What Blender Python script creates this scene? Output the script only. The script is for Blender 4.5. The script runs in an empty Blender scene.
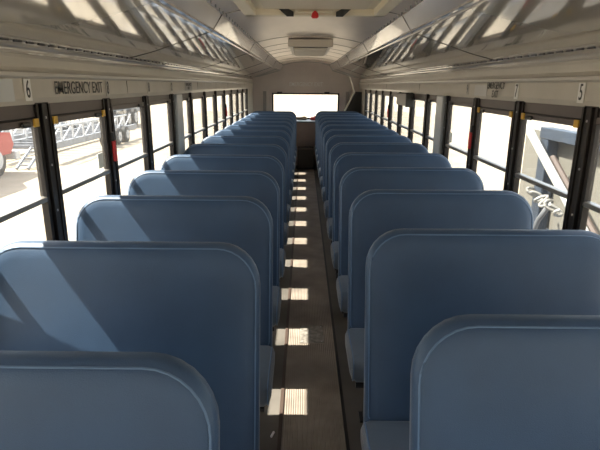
import bpy, bmesh, math, random
from mathutils import Vector, Matrix
PI = math.pi
random.seed(7)
SC = bpy.context.scene
COL = SC.collection

# ------------------------------------------------------------------ camera
CX, CZ, FPX, PITCH, YAW, ROLL = -0.0459, 1.6385, 500.4, 0.2734, 0.0059, 0.0063
cam_d = bpy.data.cameras.new('camera'); cam = bpy.data.objects.new('camera', cam_d); COL.objects.link(cam)
cam_d.sensor_width = 36; cam_d.lens = 36*FPX/600; cam_d.clip_start = .02; cam_d.clip_end = 600
fx, fy = -math.sin(YAW), math.cos(YAW)
F = Vector((fx*math.cos(PITCH), fy*math.cos(PITCH), -math.sin(PITCH)))
R0 = Vector((math.cos(YAW), math.sin(YAW), 0)); U0 = R0.cross(F)
c, s = math.cos(ROLL), math.sin(ROLL)
R = c*R0 + s*U0; U = -s*R0 + c*U0
M = Matrix((R, U, -F)).transposed().to_4x4(); M.translation = Vector((CX, 0, CZ))
cam.matrix_world = M
SC.camera = cam

# ------------------------------------------------------------------ world, sun, exposure
w = bpy.data.worlds.new('world'); SC.world = w; w.use_nodes = True
nt = w.node_tree; bg = nt.nodes['Background']
sky = nt.nodes.new('ShaderNodeTexSky'); sky.sky_type = 'NISHITA'; sky.sun_disc = False
sky.sun_elevation = math.radians(52); sky.sun_rotation = math.radians(-90)
sky.altitude = 300; sky.air_density = 1.0; sky.dust_density = 2.5; sky.ozone_density = 1
mixc = nt.nodes.new('ShaderNodeMix'); mixc.data_type = 'RGBA'; mixc.inputs[0].default_value = .45
nt.links.new(sky.outputs[0], mixc.inputs[6]); mixc.inputs[7].default_value = (6.0, 5.8, 5.4, 1)
nt.links.new(mixc.outputs[2], bg.inputs[0]); bg.inputs[1].default_value = .20
sun_d = bpy.data.lights.new('sun', 'SUN'); sun = bpy.data.objects.new('sun', sun_d); COL.objects.link(sun)
sun_d.energy = 6.5; sun_d.angle = math.radians(.55); sun_d.color = (1, .93, .82)
sun.rotation_euler = Vector((1, -.12, -1.275)).to_track_quat('-Z', 'Y').to_euler()
SC.view_settings.view_transform = 'Standard'; SC.view_settings.look = 'None'
SC.view_settings.gamma = 1; SC.view_settings.use_curve_mapping = False
SC.view_settings.exposure = 1.8
SC.cycles.max_bounces = 14; SC.cycles.diffuse_bounces = 7; SC.cycles.glossy_bounces = 6; SC.cycles.transparent_max_bounces = 24
SC.cycles.use_denoising = True
SC.cycles.sample_clamp_indirect = 8

# ------------------------------------------------------------------ materials
def mat(name, col, rough=.5, metal=0, bump=0, bscale=200, var=0, vscale=3, coat=0, spec=.5, col2=None, stretch=None, sheen=0):
    m = bpy.data.materials.new(name); m.use_nodes = True
    n = m.node_tree.nodes; l = m.node_tree.links; p = n['Principled BSDF']
    p.inputs['Base Color'].default_value = (*col, 1); p.inputs['Roughness'].default_value = rough
    p.inputs['Metallic'].default_value = metal; p.inputs['Specular IOR Level'].default_value = spec
    p.inputs['Coat Weight'].default_value = coat; p.inputs['Coat Roughness'].default_value = .04; p.inputs['Coat IOR'].default_value = 1.5 if coat < 1 else 1.9
    if sheen: p.inputs['Sheen Weight'].default_value = sheen; p.inputs['Sheen Roughness'].default_value = .4
    tc = n.new('ShaderNodeTexCoord'); mp = n.new('ShaderNodeMapping'); l.new(tc.outputs['Object'], mp.inputs[0])
    if stretch: mp.inputs['Scale'].default_value = stretch
    if bump:
        t = n.new('ShaderNodeTexNoise'); t.inputs['Scale'].default_value = bscale; t.inputs['Detail'].default_value = 3
        l.new(mp.outputs[0], t.inputs[0]); b = n.new('ShaderNodeBump'); b.inputs['Strength'].default_value = bump
        b.inputs['Distance'].default_value = .004; l.new(t.outputs[0], b.inputs['Height']); l.new(b.outputs[0], p.inputs['Normal'])
    if var or col2:
        t = n.new('ShaderNodeTexNoise'); t.inputs['Scale'].default_value = vscale; t.inputs['Detail'].default_value = 6
        l.new(mp.outputs[0], t.inputs[0])
        r = n.new('ShaderNodeValToRGB'); r.color_ramp.elements[0].position = .35; r.color_ramp.elements[1].position = .68
        c2 = col2 or tuple(min(1, x*(1+var)) for x in col); c1 = col if col2 else tuple(x*(1-var) for x in col)
        r.color_ramp.elements[0].color = (*c1, 1); r.color_ramp.elements[1].color = (*c2, 1)
        l.new(t.outputs[0], r.inputs[0]); l.new(r.outputs[0], p.inputs['Base Color'])
    return m

def glass_mat(name, tint=(.93, .95, .94), refl=1.5, dust=0.0):
    m = bpy.data.materials.new(name); m.use_nodes = True
    n = m.node_tree.nodes; l = m.node_tree.links; n.clear()
    o = n.new('ShaderNodeOutputMaterial'); t = n.new('ShaderNodeBsdfTransparent'); t.inputs[0].default_value = (*tint, 1)
    g = n.new('ShaderNodeBsdfGlossy'); g.inputs['Roughness'].default_value = .02
    f = n.new('ShaderNodeFresnel'); ge = n.new('ShaderNodeNewGeometry'); ma = n.new('ShaderNodeMath'); ma.operation = 'MULTIPLY_ADD'
    l.new(ge.outputs['Backfacing'], ma.inputs[0]); ma.inputs[1].default_value = 1/refl-refl; ma.inputs[2].default_value = refl; l.new(ma.outputs[0], f.inputs[0])
    mx = n.new('ShaderNodeMixShader'); l.new(f.outputs[0], mx.inputs[0]); l.new(t.outputs[0], mx.inputs[1]); l.new(g.outputs[0], mx.inputs[2])
    if dust:
        d = n.new('ShaderNodeBsdfDiffuse'); d.inputs[0].default_value = (.8, .75, .68, 1)
        tr = n.new('ShaderNodeBsdfTranslucent'); tr.inputs[0].default_value = (.8, .75, .68, 1)
        ad = n.new('ShaderNodeMixShader'); ad.inputs[0].default_value = .5; l.new(d.outputs[0], ad.inputs[1]); l.new(tr.outputs[0], ad.inputs[2])
        m2 = n.new('ShaderNodeMixShader'); m2.inputs[0].default_value = dust; l.new(mx.outputs[0], m2.inputs[1]); l.new(ad.outputs[0], m2.inputs[2])
        l.new(m2.outputs[0], o.inputs[0])
    else:
        l.new(mx.outputs[0], o.inputs[0])
    return m

VINYL = mat('blue_vinyl', (.036, .073, .138), .40, bump=.25, bscale=420, var=.10, vscale=5, spec=.45, sheen=.25)
VINYL_C = mat('blue_vinyl_cushion', (.088, .12, .165), .42, bump=.25, bscale=420, var=.10, vscale=6, spec=.5, sheen=.25)
PIPE = mat('vinyl_piping', (.11, .18, .29), .45)
STEEL = mat('black_steel_tube', (.03, .03, .032), .35, metal=.3)
PAINT = mat('header_paint', (.60, .565, .50), .32, var=.05, vscale=4, spec=.5)
PANEL = mat('overhead_panel_paint', (.50, .465, .41), .10, var=.04, vscale=3, coat=1.0, spec=.9)
DUCT = mat('duct_paint', (.60, .58, .59), .22, metal=.35, var=.05, vscale=2, coat=.5)
CEIL = mat('ceiling_metal', (.88, .79, .71), .32, metal=.55, var=.10, vscale=3, stretch=(1, .3, 1))
REARP = mat('rear_wall_paint', (.74, .66, .60), .4, var=.05, vscale=3)
LOWP = mat('side_panel_paint', (.5, .48, .45), .4)
FRAME = mat('dark_anodized_frame', (.024, .019, .017), .46, spec=.3, metal=0, var=.15, vscale=30)
FRAMEB = mat('brown_header_bar', (.11, .088, .08), .4, metal=.2)
RAIL = mat('grey_sash_rail', (.32, .29, .26), .3, metal=.5)
YEL = mat('yellow_latch', (.72, .42, .03), .4)
RED = mat('red_plastic', (.65, .03, .035), .35)
BLACK = mat('black_plastic', (.012, .012, .012), .4)
WHITE = mat('white_label', (.90, .89, .86), .5)
WHITE_D = mat('pale_label', (.62, .60, .55), .5)
PILLAR = mat('pale_pillar_paint', (.52, .55, .58), .35)
CREAM = mat('cream_plastic', (.74, .68, .55), .4)
GLASS = glass_mat('window_glass', dust=.022)
RISER = mat('dark_brown_step', (.03, .024, .02), .5)
BOXP = mat('engine_cover_paint', (.66, .52, .44), .5, var=.08)
SHELF = mat('grey_shelf', (.42, .42, .44), .4)
GROUND = mat('sand', (.29, .237, .172), .95, var=.0, col2=(.36, .30, .225), vscale=1.2, bump=.6, bscale=25)
TRUCKB = mat('blue_grey_steel', (.022, .034, .055), .5, var=.15)
TAN = mat('tan_panel', (.15, .14, .12), .5)
RUBBER = mat('rubber', (.02, .02, .021), .7)
GREYSTEEL = mat('weathered_steel', (.18, .19, .21), .5, var=.25, vscale=4)
TRUCKRED = mat('truck_red', (.28, .015, .015), .35)
RIM = mat('wheel_rim', (.40, .40, .41), .4)
BROWNBAR = mat('brown_bar', (.09, .065, .055), .5)
EDGE = mat('bright_edge_trim', (.80, .76, .70), .25, metal=.3)
SEAMM = mat('dark_seam', (.05, .045, .04), .6)

# ribbed aisle rubber
def ribbed():
    m = mat('ribbed_floor', (.29, .24, .20), .42, var=.22, vscale=5)
    n = m.node_tree.nodes; l = m.node_tree.links; p = n['Principled BSDF']
    tc = n.new('ShaderNodeTexCoord'); wv = n.new('ShaderNodeTexWave'); wv.bands_direction = 'X'; wv.inputs['Scale'].default_value = 26
    l.new(tc.outputs['Object'], wv.inputs[0]); b = n.new('ShaderNodeBump'); b.inputs['Strength'].default_value = .8; b.inputs['Distance'].default_value = .003
    l.new(wv.outputs[1], b.inputs['Height']); l.new(b.outputs[0], p.inputs['Normal'])
    return m
RIB = ribbed()
FLOORM = mat('smooth_floor_rubber', (.13, .115, .10), .5, var=.2)

# ------------------------------------------------------------------ mesh helpers
def obj(name, bm, m, parent=None, smooth=False, loc=None):
    bmesh.ops.recalc_face_normals(bm, faces=bm.faces)
    me = bpy.data.meshes.new(name); bm.to_mesh(me); bm.free()
    for mm in (m if isinstance(m, (list, tuple)) else [m]): me.materials.append(mm)
    if smooth:
        for p in me.polygons: p.use_smooth = True
        try: me.set_sharp_from_angle(angle=math.radians(38))
        except Exception: pass
    o = bpy.data.objects.new(name, me); COL.objects.link(o)
    if parent is not None: o.parent = parent
    if loc is not None: o.location = loc
    return o
def tag(o, label=None, cat=None, group=None, kind=None):
    if label: o['label'] = label
    if cat: o['category'] = cat
    if group: o['group'] = group
    if kind: o['kind'] = kind
    return o
def empty(name, loc=(0, 0, 0), label=None, cat=None, group=None, kind=None):
    o = bpy.data.objects.new(name, None); COL.objects.link(o); o.location = loc; o.empty_display_size = .1
    return tag(o, label, cat, group, kind)
def copy_tree(o, parent=None):
    n = o.copy(); COL.objects.link(n); n.parent = parent
    for ch in [x for x in COL.objects if x.parent == o and x != n]: copy_tree(ch, n)
    return n
def box(bm, x0, x1, y0, y1, z0, z1, bev=0, mi=0):
    vs = [bm.verts.new((x, y, z)) for x in (x0, x1) for y in (y0, y1) for z in (z0, z1)]
    q = [(0, 1, 3, 2), (4, 6, 7, 5), (0, 4, 5, 1), (2, 3, 7, 6), (0, 2, 6, 4), (1, 5, 7, 3)]
    fs = [bm.faces.new([vs[i] for i in f]) for f in q]
    for f in fs: f.material_index = mi
    if bev:
        es = list({e for f in fs for e in f.edges})
        r = bmesh.ops.bevel(bm, geom=es, offset=bev, segments=2, affect='EDGES', profile=.5)
        for f in r['faces']: f.material_index = mi
    return fs
def BX(x0, x1, y0, y1, z0, z1, bev=0):
    bm = bmesh.new(); box(bm, x0, x1, y0, y1, z0, z1, bev); return bm
def tube(bm, pts, r, n=8, closed=False):
    pts = [Vector(p) for p in pts]; rings = []; N = len(pts)
    for i, p in enumerate(pts):
        a = pts[(i-1) % N] if (closed or i > 0) else p; b = pts[(i+1) % N] if (closed or i < N-1) else p
        t = (b-a).normalized(); up = Vector((0, 0, 1)) if abs(t.z) < .9 else Vector((1, 0, 0))
        u = t.cross(up).normalized(); v = u.cross(t)
        rr = r[i] if isinstance(r, (list, tuple)) else r
        rings.append([bm.verts.new(p+rr*(math.cos(2*PI*k/n)*u+math.sin(2*PI*k/n)*v)) for k in range(n)])
    M_ = N if closed else N-1
    for i in range(M_):
        A, B = rings[i], rings[(i+1) % N]
        for k in range(n): bm.faces.new((A[k], A[(k+1) % n], B[(k+1) % n], B[k]))
    if not closed: bm.faces.new(rings[0]); bm.faces.new(rings[-1][::-1])
def TB(pts, r, n=8, closed=False):
    bm = bmesh.new(); tube(bm, pts, r, n, closed); return bm
def prism(bm, prof, y0, y1, mi=0):
    """closed (x,z) profile extruded along Y"""
    A = [bm.verts.new((x, y0, z)) for x, z in prof]; B = [bm.verts.new((x, y1, z)) for x, z in prof]
    n = len(prof); fs = [bm.faces.new((A[i], A[(i+1) % n], B[(i+1) % n], B[i])) for i in range(n)]
    fs += [bm.faces.new(A), bm.faces.new(B[::-1])]
    for f in fs: f.material_index = mi
def strip(bm, prof, y0, y1, th, mi=0):
    """open (x,z) profile given thickness th outward (away from 0,1), extruded along Y as quads"""
    out = []
    for i, (x, z) in enumerate(prof):
        a = prof[max(0, i-1)]; b = prof[min(len(prof)-1, i+1)]
        d = Vector((b[0]-a[0], b[1]-a[1])).normalized(); nrm = Vector((-d.y, d.x))
        if nrm.dot(Vector((x, z-1.2))) < 0: nrm = -nrm
        out.append((x+nrm.x*th, z+nrm.y*th))
    I0 = [bm.verts.new((x, y0, z)) for x, z in prof]; I1 = [bm.verts.new((x, y1, z)) for x, z in prof]
    O0 = [bm.verts.new((x, y0, z)) for x, z in out]; O1 = [bm.verts.new((x, y1, z)) for x, z in out]
    n = len(prof)
    for i in range(n-1):
        for q in ((I0[i], I0[i+1], I1[i+1], I1[i]), (O0[i], O1[i], O1[i+1], O0[i+1]), (I0[i], O0[i], O0[i+1], I0[i+1]), (I1[i], I1[i+1], O1[i+1], O1[i])):
            f = bm.faces.new(q); f.material_index = mi
    bm.faces.new((I0[0], I1[0], O1[0], O0[0])); bm.faces.new((I0[-1], O0[-1], O1[-1], I1[-1]))
def rrect(a0, a1, b0, b1, rt, rb, n=7):
    """rounded rectangle loop, top corners radius rt, bottom rb"""
    pts = []
    for (cx_, cz_, r, s0) in ((a1-rb, b0+rb, rb, -PI/2), (a1-rt, b1-rt, rt, 0), (a0+rt, b1-rt, rt, PI/2), (a0+rb, b0+rb, rb, PI)):
        for k in range(n+1):
            a = s0+PI/2*k/n; pts.append((cx_+r*math.cos(a), cz_+r*math.sin(a)))
    return pts
def loft(bm, rings):
    R_ = [[bm.verts.new(p) for p in r] for r in rings]; n = len(R_[0])
    for A, B in zip(R_, R_[1:]):
        for i in range(n): bm.faces.new((A[i], A[(i+1) % n], B[(i+1) % n], B[i]))
    bm.faces.new(R_[0]); bm.faces.new(R_[-1][::-1])
def cyl(bm, p, ax, r, h, n=16):
    ax = Vector(ax).normalized(); p = Vector(p); tube(bm, [p-ax*h/2, p+ax*h/2], r, n)

# ------------------------------------------------------------------ dimensions
XW = 1.15; W = .711
YL, YR = 2.146, 2.132; SL, SR, SP = .836, 1.0185, .7165
YF, YB = -2.3, 11.2; ZH = 1.56

# ------------------------------------------------------------------ floor and shell
bm = BX(-.15, .173, YF, 10.0, -.05, 0)
fl = tag(obj('floor', bm, RIB), 'dark ribbed rubber aisle floor between the seat rows', 'floor', kind='structure')
for sx in (-1, 1):
    a, b = (-XW, -.150) if sx < 0 else (.173, XW)
    obj('floor_side', BX(a, b, YF, YB, -.05, -.001), FLOORM, fl)
obj('floor_back', BX(-.15, .173, 10.0, YB, -.05, -.001), FLOORM, fl)
obj('aisle_trim_ridge', BX(-.160, -.140, YF, 9.98, -.002, .007, .002), mat('brown_trim', (.075, .05, .04), .45), fl)
obj('aisle_joint_strip', BX(.166, .182, YF, 9.98, -.002, .003), BLACK, fl)

def wall(name, sx, label):
    bm = bmesh.new()
    X = lambda a: sx*a
    # lower side panel with a ledge, header panel with cove, full height at the ends
    lo = [(X(XW), -.05), (X(XW), .79), (X(XW+.05), .79), (X(XW+.05), -.05)]
    prism(bm, lo, YF, YB)
    hd = [(XW-.005, 1.555), (XW-.010, 1.58), (XW-.006, 1.655), (XW-.024, 1.665), (XW-.026, 1.678), (XW-.004, 1.686), (XW+.004, 1.70), (XW+.002, 1.735), (XW-.004, 1.75), (XW+.05, 1.76), (XW+.05, 1.63), (XW+.03, 1.60), (XW+.03, 1.555)]
    prism(bm, [(X(a), b) for a, b in hd], YF, YB)
    y1 = (YL if sx < 0 else YR)+11*W+.06
    box(bm, *sorted((X(XW), X(XW+.05))), y1, YB, .79, 1.56)
    o = obj(name, bm, PAINT)
    # plank joints of the header panel
    for y in [YL+1.06+i*2.13 for i in range(-1, 4)]:
        obj('header_seam', BX(*sorted((X(XW-.0106), X(XW-.004))), y, y+.003, 1.58, 1.655), bpy.data.materials.get('soft_seam') or mat('soft_seam', (.30, .28, .24), .5), o)
    return tag(o, label, 'wall', kind='structure')
WL = wall('wall_left', -1, 'left side wall with beige header panel above the windows')
WR = wall('wall_right', 1, 'right side wall with beige header panel above the windows')

# overhead side panels (glossy) and slots
def overhead(name, sx, label):
    prof = []; x = .595; z = 1.9495
    while x < 1.12:
        prof.append((x, z)); sl = .33-.08*min(1, max(0, (x-.93)/.06)); x += .0125; z -= sl*.0125
    prof += [(1.130, z-.002), (1.140, z-.007), (1.147, z-.014), (1.150, z-.024), (1.149, 1.754), (1.146, 1.748)]
    prof = prof[::-1]
    bm = bmesh.new()
    strip(bm, [(sx*a, b) for a, b in prof], YF, YB, .02)
    o = tag(obj(name, bm, PANEL, smooth=True), label, 'panel', kind='structure')
    bm = bmesh.new()
    y = -.6
    while y < 8.5:
        box(bm, *sorted((sx*1.114, sx*1.122)), y, y+.052, 1.7850, 1.7915); y += .088
    obj('vent_slot', bm, BLACK, o)
    bm = bmesh.new()
    for y in (1.1, 3.22, 5.35, 7.5, 9.4):
        prev = None
        for a, b in prof[6::3]:
            q = Vector((sx*(a-.001), y, b-.0005))
            if prev is not None: tube(bm, [prev, q], .0022, 5)
            prev = q
    obj('panel_seam', bm, SEAMM, o)
    return o
OL = overhead('trim_1', -1, 'glossy curved overhead panel above the left windows')
OR = overhead('trim_2', 1, 'glossy curved overhead panel above the right windows')

def duct(name, sx, label):
    o = None; ys = [YF, 1.15, 3.25, 5.35, 7.45, 9.4, YB-.02]
    bm = bmesh.new()
    for a, b in zip(ys, ys[1:]):
        def pr(y):
            t = max(0, min(1, (y-9.4)/1.8)); dx = -.05*t
            return [(sx*(.545+dx), 2.045), (sx*(.537+dx), 2.053), (sx*(.537+dx), 2.075), (sx*(.65), 2.10), (sx*.66, 1.955), (sx*(.625+dx), 1.938), (sx*(.612+dx), 1.940)]
        A = [bm.verts.new((x, a+.002, z)) for x, z in pr(a)]; B = [bm.verts.new((x, b-.002, z)) for x, z in pr(b)]
        n = len(A)
        for i in range(n): bm.faces.new((A[i], A[(i+1) % n], B[(i+1) % n], B[i]))
        bm.faces.new(A); bm.faces.new(B[::-1])
    o = tag(obj(name, bm, DUCT), label, 'duct panel', kind='structure')
    bm = bmesh.new(); tube(bm, [(sx*.615, YF, 1.940), (sx*.615, 9.4, 1.940), (sx*.565, YB-.02, 1.940)], .004, 6)
    tube(bm, [(sx*.541, YF, 2.05), (sx*.541, 9.4, 2.05), (sx*.491, YB-.02, 2.05)], .004, 6)
    obj('edge_bead', bm, EDGE, o)
    bm = bmesh.new()
    for y in ys[1:-1]: tube(bm, [(sx*.542, y, 2.048), (sx*.612, y, 1.9405)], .003, 5)
    obj('joint_strip', bm, SEAMM, o)
    return o
duct('trim_3', -1, 'long angled grey duct panel along the left ceiling edge')
duct('trim_4', 1, 'long angled grey duct panel along the right ceiling edge')

bm = bmesh.new()
arc = [(x, 2.115-.085*(x/.6)**2) for x in [-.62+.062*i for i in range(21)]]
strip(bm, arc, YF, YB, .015)
CE = tag(obj('ceiling', bm, CEIL, smooth=True), 'curved brushed metal ceiling skin between the duct panels', 'ceiling', kind='structure')
bm = bmesh.new()
outer = [(-1.22, 1.66)]+[(-1.22*math.cos(PI*i/24), 1.76+.46*math.sin(PI*i/24)) for i in range(25)]+[(1.22, 1.66)]
strip(bm, outer, YF-.02, YB+.03, .02)
obj('roof_skin', bm, mat('roof_paint', (.6, .45, .1), .5), CE, smooth=True)
bm = bmesh.new()
for y in (1.2, 3.25, 5.35, 6.15, 6.9, 7.5, 8.4, 9.5, 10.4):
    prev = None
    for x, z in arc[1:-1]:
        q = Vector((x, y, z-.001))
        if prev is not None: tube(bm, [prev, q], .003, 5)
        prev = q
obj('ceiling_seam', bm, mat('seam_grey', (.28, .25, .22), .5), CE)  # transverse ceiling seams as thin tubes in one grey-brown tone
bm = bmesh.new()
for sx in (-1, 1):
    for i in range(90): box(bm, *sorted((sx*.525, sx*.518)), -.5+i*.13, -.485+i*.13, 2.034+.0, 2.048)
obj('rivet_row', bm, mat('rivet_grey', (.3, .29, .28), .4, metal=.6), CE)

# rear wall with window opening
bm = bmesh.new()
rx0, rx1, rz0, rz1 = -.715, .700, .93, 1.445
topz = [(-1.17, 1.80), (-1.02, 1.815), (-.565, 1.945), (-.50, 2.05), (-.3, 2.105), (0, 2.125), (.3, 2.105), (.50, 2.05), (.565, 1.945), (1.02, 1.815), (1.17, 1.80)]
TH = .05
box(bm, -1.2, rx0, YB, YB+TH, -.05, 2.2); box(bm, rx1, 1.2, YB, YB+TH, -.05, 2.2)
box(bm, rx0, rx1, YB, YB+TH, rz1, 2.2); box(bm, rx0, rx1, YB, YB+TH, -.05, rz0)
REAR = tag(obj('wall_back', bm, REARP), 'beige rear wall of the bus around the wide rear window', 'wall', kind='structure')
obj('upper_panel', BX(-1.10, 1.10, YB-.018, YB-.001, 1.545, 1.83, .004), REARP, REAR)
bm = bmesh.new()
for sx in (-1, 1): box(bm, *sorted((sx*.86, sx*.93)), YB-.035, YB-.001, .92, 1.5, .01)
obj('corner_rib', bm, mat('rib_paint', (.42, .38, .34), .3), REAR)
bm = bmesh.new(); prev = None
for p in topz:
    q = Vector((p[0], YB-.012, p[1]-.012))
    if prev is not None: tube(bm, [prev, q], .012, 6)
    prev = q
obj('cove_bead', bm, EDGE, REAR)
# rear window
rw = empty('window_30', (0, YB, 0), 'wide dark-framed rear window above the engine shelf', 'window', kind='structure')
bm = bmesh.new()
for b in ((rx0-.02, rx1+.02, rz1-.012, rz1+.02), (rx0-.02, rx1+.02, rz0-.02, rz0+.012), (rx0-.02, rx0+.012, rz0, rz1), (rx1-.012, rx1+.02, rz0, rz1)):
    box(bm, b[0], b[1], -.022, .04, b[2], b[3])
obj('window_frame', bm, FRAME, rw)
obj('glass_pane', BX(rx0, rx1, .018, .022, rz0, rz1), GLASS, rw)
for x in (-.57, .45):
    obj('hinge', BX(x-.055, x+.055, -.04, -.022, rz1-.005, rz1+.045, .004), FRAME, rw)
def text(name, s, loc, rot, h, m, parent, sx=1, shear=0, ex=.0006):
    cu = bpy.data.curves.new(name, 'FONT'); cu.body = s; cu.size = h/.7; cu.align_x = 'CENTER'; cu.align_y = 'CENTER'; cu.extrude = ex; cu.shear = shear
    cu.materials.append(m); cu.offset = .0002; cu.space_character = 1.0
    tmp = bpy.data.objects.new('tmp', cu); COL.objects.link(tmp)
    me = bpy.data.meshes.new_from_object(tmp.evaluated_get(bpy.context.evaluated_depsgraph_get())); bpy.data.objects.remove(tmp); bpy.data.curves.remove(cu)
    me.name = name
    t = bpy.data.objects.new(name, me); COL.objects.link(t); t.parent = parent; t.location = loc; t.rotation_euler = rot; t.scale = (sx, 1, 1)
    return t
rt = empty('exit_sign', (0.0, YB-.019, 1.645), 'small pale emergency exit lettering on the rear wall above the window', 'sign')
text('lettering', 'EMERGENCY EXIT', (0, -.001, 0), (PI/2, 0, 0), .085, WHITE, rt, .74)

# front wall behind the camera with windshield
bm = bmesh.new()
box(bm, -1.2, 1.2, YF-.05, YF, -.05, .9); box(bm, -1.2, 1.2, YF-.05, YF, 1.75, 2.2)
box(bm, -1.2, -1.05, YF-.05, YF, .9, 1.75); box(bm, 1.05, 1.2, YF-.05, YF, .9, 1.75)
FW = tag(obj('wall_front', bm, REARP), 'front bulkhead of the bus around the windshield', 'wall', kind='structure')
obj('windshield_glass', BX(-1.05, 1.05, YF-.03, YF-.025, .9, 1.75), GLASS, FW)

# ------------------------------------------------------------------ side windows
n_win = 0
def window(sx, y0, big_latch, handle=False, sticker=False, dark_top=False, last=False):
    """bay that ends at the post centred y0 (far side), spans y0-W .. y0"""
    global n_win
    n_win += 1
    side = 'left' if sx < 0 else 'right'
    r = empty('window_%d' % n_win, (sx*XW, y0, .8), kind='structure', cat='window')
    s_ = -sx                                             # inward direction
    def b(x0, x1, ya, yb, z0, z1, bev=0):
        x0, x1 = sorted((s_*x0, s_*x1)); return BX(x0, x1, ya, yb, z0-.8, z1-.8, bev)
    bm = b(-.022, .006, -.055, .055, .79, 1.56)
    q = bmesh.new()
    x0, x1 = sorted((0, s_*.022)); box(q, x0, x1, -.030, .006, 0, .757, .003)
    x0, x1 = sorted((0, s_*.012)); box(q, x0, x1, -.058, -.044, 0, .755); box(q, x0, x1, .044, .058, 0, .755)
    me = bpy.data.meshes.new('t'); q.to_mesh(me); q.free(); bm.from_mesh(me); bpy.data.meshes.remove(me)
    post = obj('window_post', bm, FRAME, r)
    bm = bmesh.new()
    for z in (.95, 1.10, 1.30, 1.5): cyl(bm, (s_*.023, -.012, z-.8), (1, 0, 0), .0055, .004, 8)
    obj('screw', bm, RIM, post)
    ya, yb = -W+.058, -.058
    zt = 1.470 if big_latch else 1.49
    obj('header_bar', b(-.03, .002, ya, yb, 1.505, 1.56), FRAMEB, r)
    tr = obj('top_rail', b(-.025, .012, ya, yb, zt, zt+.028, .003), FRAMEB, r)
    obj('filler', b(-.028, -.004, ya, yb, zt+.028, 1.505), FRAME, r)
    obj('meeting_rail', b(-.022, .014, ya, yb, 1.150, 1.172, .003), RAIL, r)
    obj('sill', b(-.045, .012, ya, yb, .79, .812), FRAME, r)
    obj('upper_glass', b(-.012, -.009, ya, yb, 1.17, zt+.003), GLASS, r)
    obj('lower_glass', b(-.020, -.017, ya, yb, .81, 1.155), GLASS, r)
    bm = bmesh.new(); x0, x1 = sorted((0, s_*.014))
    box(bm, x0, x1, ya, ya+.012, .01, zt-.8); box(bm, x0, x1, yb-.012, yb, .01, zt-.8)
    obj('side_stile', bm, FRAME, r)
    obj('grip', b(.012, .026, yb-.14, yb-.075, zt-.002, zt+.02, .006), BLACK, tr)
    if big_latch:
        for ya_ in (ya+.004, yb-.042):
            obj('yellow_latch', b(.012, .020, ya_, ya_+.038, zt-.004, zt+.030, .003), YEL, tr)
    if handle:
        h = obj('release_handle', b(.022, .040, -.026, .002, 1.21, 1.33, .006), RED, r); h['label'] = 'red emergency release handle'
        obj('handle_bracket', b(.020, .036, -.03, .006, 1.325, 1.375, .004), BLACK, r)
    if sticker:
        obj('glass_sticker', b(-.008, -.007, yb-.10, yb-.03, 1.19, 1.27), mat('grey_sticker', (.80, .82, .80), .6), r)
    return r
for k in range(-5, 12):
    w_ = window(-1, YL+k*W, k in (0, 1), handle=k in (1, 7), sticker=k == 1)
    w_['label'] = 'left side window bay %s' % ('with red release handle, nearest the camera' if k == 1 else 'with red release handle, far down the bus' if k == 7 else 'beside red truck outside' if k == 0 else 'number %d counted from the nearest one fully in view' % (k) if k > 1 else 'beside or behind the camera')
for k in range(-5, 12):
    w_ = window(1, YR+k*W, k in (1, 2), handle=k in (2, 7), sticker=k == 3)
    w_['label'] = 'right side window bay %s' % ('with red release handle on its far post, nearest the camera' if k == 2 else 'with red release handle, far down the bus' if k == 7 else 'looking onto blue-grey steel frame outside' if k == 1 else 'number %d counted from the nearest one fully in view' % (k) if k > 1 else 'beside or behind the camera')

def pillar(sx, y, label):
    bm = bmesh.new(); a, b = sorted((sx*(XW-.012), sx*(XW-.042)))
    box(bm, a, b, y, y+.20, .45, 1.555, .008)
    o = obj('roof_pillar', bm, PILLAR)
    return tag(o, label, 'pillar', 'pale wall pillars')
pillar(-1, YL+3*W+.035, 'pale blue-grey flat pillar standing between two left windows')
pillar(1, YR+3*W+.035, 'pale blue-grey flat pillar standing between two right windows')

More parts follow.
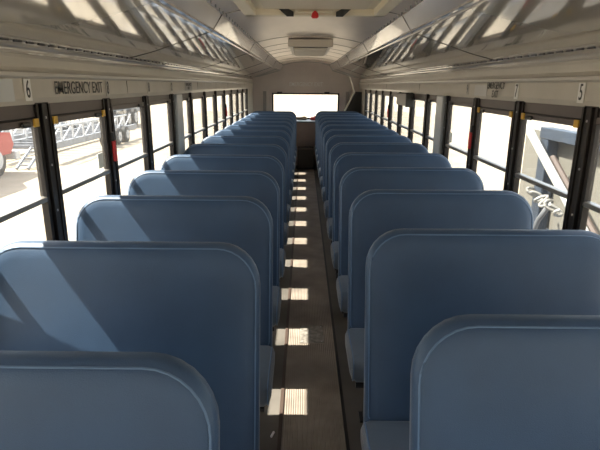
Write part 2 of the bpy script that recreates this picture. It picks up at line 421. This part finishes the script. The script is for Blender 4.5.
# ------------------------------------------------------------------ seats
LEAN = .262
def make_seat(sx):
    """sx=-1: bench left of the aisle. Origin: floor below the top edge of the backrest front face, at seat centre"""
    r = empty('bench_seat')
    hw = .463
    def bp(x, z, off):                                   # off: distance behind the front face
        t = (z-.40)/.73; th = .095-.030*t
        return (x, -LEAN*(1.13-z)+off*th, z)
    rings = []
    spec = [(.14, -.05), (.05, .0), (.022, .04), (.008, .16), (0, .32), (0, .66), (.008, .84), (.022, .96), (.06, 1.0)]
    for ins, off in spec:
        loop = rrect(-hw+ins, hw-ins, .36+ins, 1.13-ins, .135-min(ins, .08), .045-min(ins, .03))
        rings.append([bp(x, z, off) for x, z in loop])
    bm = bmesh.new(); loft(bm, rings)
    back = obj('backrest', bm, VINYL, r, smooth=True)
    loop = rrect(-hw+.012, hw-.012, .46, 1.118, .13, .02, 8)
    obj('piping', TB([bp(x, z, .10) for x, z in loop], .0028, 5, True), PIPE, back, smooth=True)
    # cushion
    cw = .478; rings = []
    for ins, x in ((.035, -cw), (.012, -cw+.008), (0, -cw+.03), (0, cw-.03), (.012, cw-.008), (.035, cw)):
        lp = rrect(-.500+ins, -.155-ins*.3, .345+ins, .470-ins, .045-ins*.5, .05-ins*.5)
        rings.append([(x, y, z+(.012 if z > .41 else 0)*(1-((y+.34)/.19)**2)) for y, z in lp])
    bm = bmesh.new(); loft(bm, rings)
    cu = obj('cushion', bm, VINYL_C, r, smooth=True)
    obj('cushion_piping', TB([(sx*-(cw-.012), y, z) for y, z in rrect(-.496, -.16, .35, .468, .045, .05)], .0028, 5, True), PIPE, cu, smooth=True)
    # steel underframe
    bm = bmesh.new(); tube(bm, [(-.45, -.45, .322), (.45, -.45, .322)], .013); tube(bm, [(-.45, -.22, .322), (.45, -.22, .322)], .013)
    tube(bm, [(-.42, -.45, .322), (-.42, -.22, .322)], .012); tube(bm, [(.42, -.45, .322), (.42, -.22, .322)], .012)
    obj('seat_frame', bm, STEEL, r, smooth=True)
    ax = -sx*.37
    for y in (-.43, -.25):
        bm = TB([(ax, y, .32), (ax, y, .12), (ax, y, .006)], .0145); box(bm, ax-.03, ax+.03, y-.04, y+.04, 0, .008)
        obj('leg', bm, STEEL, r, smooth=True)
    obj('wall_bracket', BX(*sorted((sx*.40, sx*.475)), -.47, -.20, .30, .318), STEEL, r)
    return r
ORD = ['nearest the camera', 'second from the camera', 'third from the camera', 'fourth from the camera', 'fifth from the camera', 'sixth from the camera', 'seventh from the camera',
       'eighth from the camera', 'seventh from the rear wall', 'sixth from the rear wall', 'fifth from the rear wall', 'fourth from the rear wall', 'third from the rear wall', 'second from the rear wall']
NS = 14
ORD = ORD[:8] + ['sixth from the rear wall', 'fifth from the rear wall', 'fourth from the rear wall', 'third from the rear wall', 'second from the rear wall', 'last before the rear wall']
for sx, S0, nm in ((-1, SL, 'left'), (1, SR, 'right')):
    proto = make_seat(sx)
    for k in range(NS):
        o = proto if k == 0 else copy_tree(proto)
        o.location = (sx*(.670 if k == 0 else .650), S0+k*SP, 0)
        extra = 'with sunlit window corner, ' if sx < 0 else 'in shade, '
        tag(o, 'blue vinyl bench seat left of the aisle, sunlit window corner, %s' % ORD[k] if sx < 0 else 'blue vinyl bench seat right of the aisle, all in shade, %s' % ORD[k],
            'bus seat', 'high-backed bench seats %s of the aisle' % nm)

# ------------------------------------------------------------------ rear engine cover
ec = empty('engine_cover', (0, 10.52, 0), 'brown-grey rear engine cover box with pale shelf top under the rear window', 'engine cover')
obj('cover_body', BX(-1.148, 1.148, 0, .66, 0, .885), BOXP, ec)
obj('shelf_top', BX(-1.148, 1.148, -.02, .67, .887, .912, .006), SHELF, ec)
st = obj('aisle_step', BX(-.165, .165, 9.99, 10.495, .001, .40, .006), RISER)
tag(st, 'dark brown step box closing the far end of the aisle', 'step')
def blob(name, loc, dims, m, label, cat):
    bm = bmesh.new(); bmesh.ops.create_icosphere(bm, subdivisions=3, radius=1)
    for v in bm.verts:
        n = v.co.copy(); k = 1+.12*math.sin(n.x*5+loc[0]*9)*math.cos(n.y*4)+.08*math.sin(n.z*7+n.x*3)
        v.co = Vector((n.x*dims[0]*k, n.y*dims[1]*k, max(0, (n.z*.9+.55))*dims[2]*k))
    return tag(obj(name, bm, m, smooth=True, loc=loc), label, cat)
blob('red_cloth', (.20, 10.95, .9125), (.12, .10, .05), mat('cloth_red', (.55, .06, .06), .7), 'crumpled red cloth lying on the rear shelf', 'cloth')
blob('tan_cloth', (-.08, 11.0, .9125), (.12, .09, .045), mat('cloth_tan', (.45, .36, .25), .8), 'crumpled tan cloth lying on the rear shelf', 'cloth')
# rear right dark cover
rc = empty('corner_cover', (1.03, 10.75, 0), 'dark vinyl corner cover with pale slanted edge at the rear right of the bus', 'cover')
bm = bmesh.new()
pr = [(-.30, .922), (.112, .922), (.112, 1.50), (-.02, 1.50)]
A = [bm.verts.new((x, -.12, z)) for x, z in pr]; B = [bm.verts.new((x, .42, z)) for x, z in pr]
for i in range(4): bm.faces.new((A[i], A[(i+1) % 4], B[(i+1) % 4], B[i]))
bm.faces.new(A); bm.faces.new(B[::-1])
obj('cover_panel', bm, RISER, rc)
obj('edge_strip', TB([(-.315, -.12, .945), (-.035, -.12, 1.50)], .022, 6), EDGE, rc)
obj('upper_rod', TB([(-.035, -.12, 1.50), (-.14, -.10, 1.80)], .012, 6), EDGE, rc)

# ------------------------------------------------------------------ header decals
def decal(kind, s_, sx, y, z, w_, h_, label, back=None, lines=None, th=.07, txs=.5, shear=0, cat='label', m=BLACK):
    r = empty(kind, (sx*(XW-.0125), y, z), label, cat)
    rot = (PI/2, 0, PI/2 if sx < 0 else -PI/2)
    d = 1 if sx < 0 else -1
    if back is not None:
        obj('backing', BX(-.001, .001, -w_/2, w_/2, -h_/2, h_/2), back, r)
    for i, t in enumerate(lines or [s_]):
        if t: text('lettering', t, (d*.0018, 0, ((len(lines)-1)/2-i)*th*1.25 if lines else 0), rot, th, m, r, txs, shear)
    return r
decal('number_label', '6', -1, 2.041, 1.612, .050, .084, 'white label with a black six, nearest number on the left header', WHITE, th=.068, txs=.62)
decal('number_label', '8', -1, 2.877, 1.612, .050, .084, 'white label with a black eight, right after the left emergency exit lettering', WHITE_D, th=.066, txs=.62)
decal('number_label', '10', -1, 3.637, 1.612, .060, .080, 'pale label with a black ten, between the eight and the twelve', WHITE_D, th=.062, txs=.5)
decal('number_label', '12', -1, 4.269, 1.612, .060, .080, 'pale label with a black twelve above the pale left pillar', WHITE_D, th=.062, txs=.5)
decal('exit_label', 'EMERGENCY EXIT', -1, 2.53, 1.616, .3, .05, 'black emergency exit lettering above the left windows near the camera', None, th=.056, txs=.84, cat='sign')
decal('exit_label', '', -1, 4.90, 1.616, .30, .075, 'grey two-line emergency exit sticker above the left windows past the pillar', mat('sticker_grey', (.42, .41, .39), .5), lines=['EMERGENCY', 'EXIT'], th=.026, txs=1.1, cat='sign')
decal('blank_sticker', '', -1, 1.84, 1.612, .20, .082, 'pale blank sticker on the left header at the photo edge', mat('sticker_pale', (.66, .68, .68), .5), cat='sticker')
decal('number_label', '5', 1, 2.217, 1.612, .050, .084, 'white label with a black five, nearest number on the right header', WHITE, th=.068, txs=.62)
decal('number_label', '7', 1, 2.892, 1.610, .050, .084, 'white label with a black seven on the right header', WHITE, th=.068, txs=.62)
decal('number_label', '9', 1, 3.759, 1.612, .050, .080, 'dull label with a black nine on the right header', mat('label_dull', (.56, .54, .50), .5), th=.062, txs=.62)
decal('exit_label', '', 1, 3.21, 1.614, .15, .07, 'two-line black emergency exit lettering above the right windows', None, lines=['EMERGENCY', 'EXIT'], th=.042, txs=.85, cat='sign')
decal('blank_sticker', '', 1, 3.48, 1.608, .24, .07, 'pale worn sticker beside the number 9 on the right header', mat('sticker_worn', (.66, .65, .63), .4), cat='sticker')

# ------------------------------------------------------------------ overhead fittings
def speaker_knob(sx, y, label):
    bm = bmesh.new(); bmesh.ops.create_uvsphere(bm, u_segments=16, v_segments=10, radius=.024)
    for v in bm.verts: v.co.x *= .7
    cyl(bm, (-sx*-.008, 0, 0), (1, 0, 0), .027, .006)
    tag(obj('round_sensor', bm, BLACK, smooth=True, loc=(sx*1.128, y, 1.803)), label, 'sensor', 'black round sensors')
speaker_knob(-1, 4.05, 'black round sensor on the left overhead panel halfway back')
speaker_knob(-1, 10.6, 'black round sensor high on the left side beside the rear wall')
speaker_knob(1, 7.5, 'black round sensor on the right overhead panel far back')

# roof hatch
ha = empty('roof_hatch', (.015, 3.0, 2.0), 'cream plastic roof emergency hatch with red knob and black hinges', 'hatch')
bm = bmesh.new(); x0, x1, y0, y1 = -.42, .42, -.85, .27
for b_ in ((x0, x1, y1-.07, y1), (x0, x1, y0, y0+.07), (x0, x0+.07, y0, y1), (x1-.07, x1, y0, y1)): box(bm, *b_, .035, .105, .008)
obj('hatch_frame', bm, CREAM, ha)
obj('hatch_panel', BX(x0+.06, x1-.06, y0+.06, y1-.06, .072, .095), CREAM, ha)
bm = bmesh.new(); box(bm, x0+.12, x1-.12, y0+.12, y1-.14, .060, .075, .006); box(bm, -.11, .11, y1-.13, y1-.10, .050, .075, .004)
obj('latch_plate', bm, mat('cream_light', (.66, .60, .50), .4), ha)
kn = obj('release_knob', TB([(0.0, y1-.13, .052), (0, y1-.13, .040), (0, y1-.13, .020), (0, y1-.13, .012)], [.010, .018, .022, .014], 12), RED, ha, smooth=True)
obj('knob_bar', BX(-.10, .10, y1-.14, y1-.12, .042, .052, .003), CREAM, ha)
for sx in (-1, 1):
    bm = bmesh.new()
    pts = [(.225, .078), (.180, .078), (.125, .052), (.125, .026), (.165, .026)]
    A = [bm.verts.new((sx*x, y1-.10, z)) for x, z in pts]; B = [bm.verts.new((sx*x, y1-.085, z)) for x, z in pts]
    for i in range(5): bm.faces.new((A[i], A[(i+1) % 5], B[(i+1) % 5], B[i]))
    bm.faces.new(A); bm.faces.new(B[::-1]); obj('hinge_arm', bm, BLACK, ha)
# ceiling vent unit
ve = empty('ceiling_vent', (.0, 5.6, 2.0), 'boxy cream slatted air vent on the ceiling near the rear', 'vent')
bm = bmesh.new(); x0, x1 = -.205, .245
A = [(x0, 0, .030), (x1, 0, .030), (x1, 0, .092), (x0, 0, .092)]; B = [(x0+.01, 1.2, .002), (x1-.01, 1.2, .002), (x1-.01, 1.2, .11), (x0+.01, 1.2, .11)]
A = [bm.verts.new(p) for p in A]; B = [bm.verts.new(p) for p in B]
for i in range(4): bm.faces.new((A[i], A[(i+1) % 4], B[(i+1) % 4], B[i]))
bm.faces.new(A); bm.faces.new(B[::-1]); obj('vent_body', bm, mat('vent_cream', (.66, .61, .53), .45), ve)
for i in range(6):
    y = .12+i*.18; z = .030-.028*y/1.2
    bm = BX(x0+.045, x1-.045, y, y+.11, z-.016, z-.004, .003); obj('slat', bm, bpy.data.materials['vent_cream'], ve)
bm = bmesh.new(); vs = [bm.verts.new(p) for p in ((x0+.04, .06, .0265), (x1-.04, .06, .0265), (x1-.04, 1.15, .0010), (x0+.04, 1.15, .0010), (x0+.04, .06, .032), (x1-.04, .06, .032), (x1-.04, 1.15, .006), (x0+.04, 1.15, .006))]
for q in ((0, 1, 2, 3), (4, 5, 6, 7), (0, 1, 5, 4), (1, 2, 6, 5), (2, 3, 7, 6), (3, 0, 4, 7)): bm.faces.new([vs[i] for i in q])
obj('grille_back', bm, mat('grille_dark', (.10, .085, .07), .6), ve)
obj('vent_lip', BX(x0-.012, x1+.012, -.012, .02, .024, .10, .004), bpy.data.materials['vent_cream'], ve)
# dark box below right header
obx = empty('control_box', (1.11, 5.62, 1.42), 'dark brown box mounted below the right header far down the bus', 'box')
obj('box_body', BX(-.05, .035, 0, .55, 0, .13, .006), mat('box_brown', (.09, .065, .055), .4), obx)
obj('end_cap', BX(-.055, .035, -.05, 0, -.01, .135, .006), BLACK, obx)

# ------------------------------------------------------------------ aisle details
pl = empty('floor_plate', (.015, 3.08, 0.001), 'scuffed metal inspection plate set in the aisle floor', 'floor plate')
obj('plate', BX(-.075, .085, -.12, .13, 0, .003, .001), mat('scuffed_plate', (.13, .11, .095), .5, col2=(.34, .31, .27), vscale=30), pl)
for x, y in ((-.06, -.1), (.07, -.1), (-.06, .11), (.07, .11)):
    bm = bmesh.new(); cyl(bm, (x, y, .004), (0, 0, 1), .005, .003, 8); obj('screw', bm, RIM, pl)
bm = bmesh.new(); cyl(bm, (0, 0, .006), (.3, 1, 0), .006, .035, 8)
tag(obj('litter_scrap', bm, WHITE, loc=(-.185, 2.06, 0)), 'small white scrap of litter on the floor by the left seats', 'litter')

# ------------------------------------------------------------------ outside
GZ = -.95
bm = bmesh.new()
v = [bm.verts.new(p) for p in ((-200, -120, GZ), (200, -120, GZ), (200, 260, GZ), (-200, 260, GZ))]; bm.faces.new(v)
tag(obj('ground', bm, GROUND), 'bright sandy yard ground outside the bus', 'ground', kind='structure')

def wheel(parent, x, y, r, t=.28, m=RUBBER):
    bm = bmesh.new(); loft(bm, [[(xx, y+rr*math.cos(a), GZ+r+rr*math.sin(a)) for a in [2*PI*i/24 for i in range(24)]] for xx, rr in ((x-t/2, r*.8), (x-t/2+.03, r*.97), (x-t/4, r), (x+t/4, r), (x+t/2-.03, r*.97), (x+t/2, r*.8))])
    wobj = obj('wheel', bm, m, parent, smooth=True)
    bm = bmesh.new(); cyl(bm, (x, y, GZ+r), (1, 0, 0), r*.55, t+.03, 20); cyl(bm, (x, y, GZ+r), (1, 0, 0), r*.2, t+.10, 12)
    obj('rim', bm, RIM, wobj, smooth=True)
# red truck
tk = empty('red_truck', (0, -.6, 0), 'red truck parked outside the nearest left window', 'truck')
bm = bmesh.new(); prof = [(10.5, -.35), (15.2, -.35), (15.4, -.1), (15.3, .25), (13.9, .38), (13.3, 1.0), (11.4, 1.0), (11.2, .3), (10.5, .3)]
A = [bm.verts.new((-10.2, y, z)) for y, z in prof]; B = [bm.verts.new((-8.6, y, z)) for y, z in prof]
n = len(prof)
for i in range(n): bm.faces.new((A[i], A[(i+1) % n], B[(i+1) % n], B[i]))
bm.faces.new(A); bm.faces.new(B[::-1]); obj('body', bm, TRUCKRED, tk)
obj('side_window', BX(-8.605, -8.585, 11.6, 13.2, .4, .9), mat('dark_glass', (.05, .06, .07), .1), tk)
obj('bumper', BX(-10.2, -8.55, 15.35, 15.6, -.55, -.3, .03), RIM, tk)
for y in (11.3, 14.5): wheel(tk, -8.75, y, .50)
# trailers
def trailer(x0, y0, L, label, ramps=True):
    t = empty('flatbed_trailer', (0, 0, 0), label, 'trailer', 'grey equipment trailers in the yard')
    bm = bmesh.new()
    for x in (x0, x0-1.7): box(bm, x-.07, x+.07, y0, y0+L, -.50, -.28)
    y = y0
    while y < y0+L: box(bm, x0-1.7, x0, y, y+.1, -.42, -.30); y += .75
    obj('frame', bm, GREYSTEEL, t)
    bm = bmesh.new(); y = y0+.3
    while y < y0+L-1.5:
        tube(bm, [(x0, y, -.3), (x0, y, .22)], .035, 6); tube(bm, [(x0, y, -.3), (x0, y+.9, .22)], .03, 6); tube(bm, [(x0-1.7, y, -.3), (x0-1.7, y, .22)], .035, 6); y += .9
    tube(bm, [(x0, y0+.3, .22), (x0, y0+L-1.2, .22)], .04, 6)
    obj('side_rail', bm, RIM, t, smooth=True)
    if ramps:
        bm = bmesh.new()
        for x in (x0-.1, x0-1.2):
            tube(bm, [(x, y0, -.38), (x, y0-1.0, GZ+.05)], .05, 6); tube(bm, [(x-.35, y0, -.38), (x-.35, y0-1.0, GZ+.05)], .05, 6)
            for i in range(6): f_ = i/6; tube(bm, [(x, y0-1.0*f_, -.38-.52*f_), (x-.35, y0-1.0*f_, -.38-.52*f_)], .03, 6)
        obj('ramp', bm, GREYSTEEL, t)
    for y in (y0+L*.55, y0+L*.55+1.0, y0+L*.55+2.0): wheel(t, x0+.1, y, .36, .4)
    return t
trailer(-8.4, 16.2, 9, 'low grey flatbed trailer with lattice rail just past the red truck')
trailer(-11.0, 15.0, 12.0, 'grey trailer standing behind the nearer lattice trailer', False)
ta = empty('tank_trailer', (0, 0, 0), 'dark trailer with a row of big wheels farther down the yard', 'trailer')
obj('bed', BX(-13, -10.9, 27.5, 34, -.15, .25, .05), GREYSTEEL, ta)
for y in (28.2, 29.5, 30.8, 32.1): wheel(ta, -10.8, y, .55, .4)

# steel frame unit on the right
fr = empty('steel_frame_trailer', (0, 0, 0), 'blue-grey steel framed trailer parked outside the right window', 'trailer')
X3 = 3.1
bm = bmesh.new()
for y in (6.50, 4.55): box(bm, X3-.06, X3+.08, y-.11, y+.11, -.2, 1.12, .01)
obj('frame_post', bm, TRUCKB, fr)
obj('top_beam', BX(X3-.07, X3+.09, 4.4, 6.62, .99, 1.13, .01), TRUCKB, fr)
obj('side_panel', BX(X3+.10, X3+.14, 3.8, 7.4, -.18, 1.05), TAN, fr)
obj('deck', BX(X3-.45, X3+1.6, 3.4, 7.6, -.34, -.20, .01), GREYSTEEL, fr)
obj('white_brace', TB([(X3-.25, 6.75, 1.22), (X3-.25, 4.45, -.10)], .05, 10), mat('brace_white', (.45, .45, .43), .4), fr, smooth=True)
obj('brown_brace', TB([(X3-.12, 6.10, .80), (X3-.12, 4.45, -.18)], .045, 8), BROWNBAR, fr, smooth=True)
for y in (4.4, 6.6): wheel(fr, X3+.1, y, .34, .3)
bm = bmesh.new(); pts = []
for i in range(60):
    a = i*.55; pts.append((X3-.3+.06*math.cos(a*1.3), 6.2-i*.014, .37-.0014*i+.05*math.sin(a)))
tube(bm, pts, .018, 6)
ho = tag(obj('hose_bundle', bm, mat('hose_white', (.30, .29, .27), .5), fr, smooth=True))
bm = TB([(X3-.3, 5.65, .32), (X3-.33, 5.8, .1), (X3-.3, 6.0, -.2)], .03, 8); obj('hose_stand', bm, GREYSTEEL, fr, smooth=True)
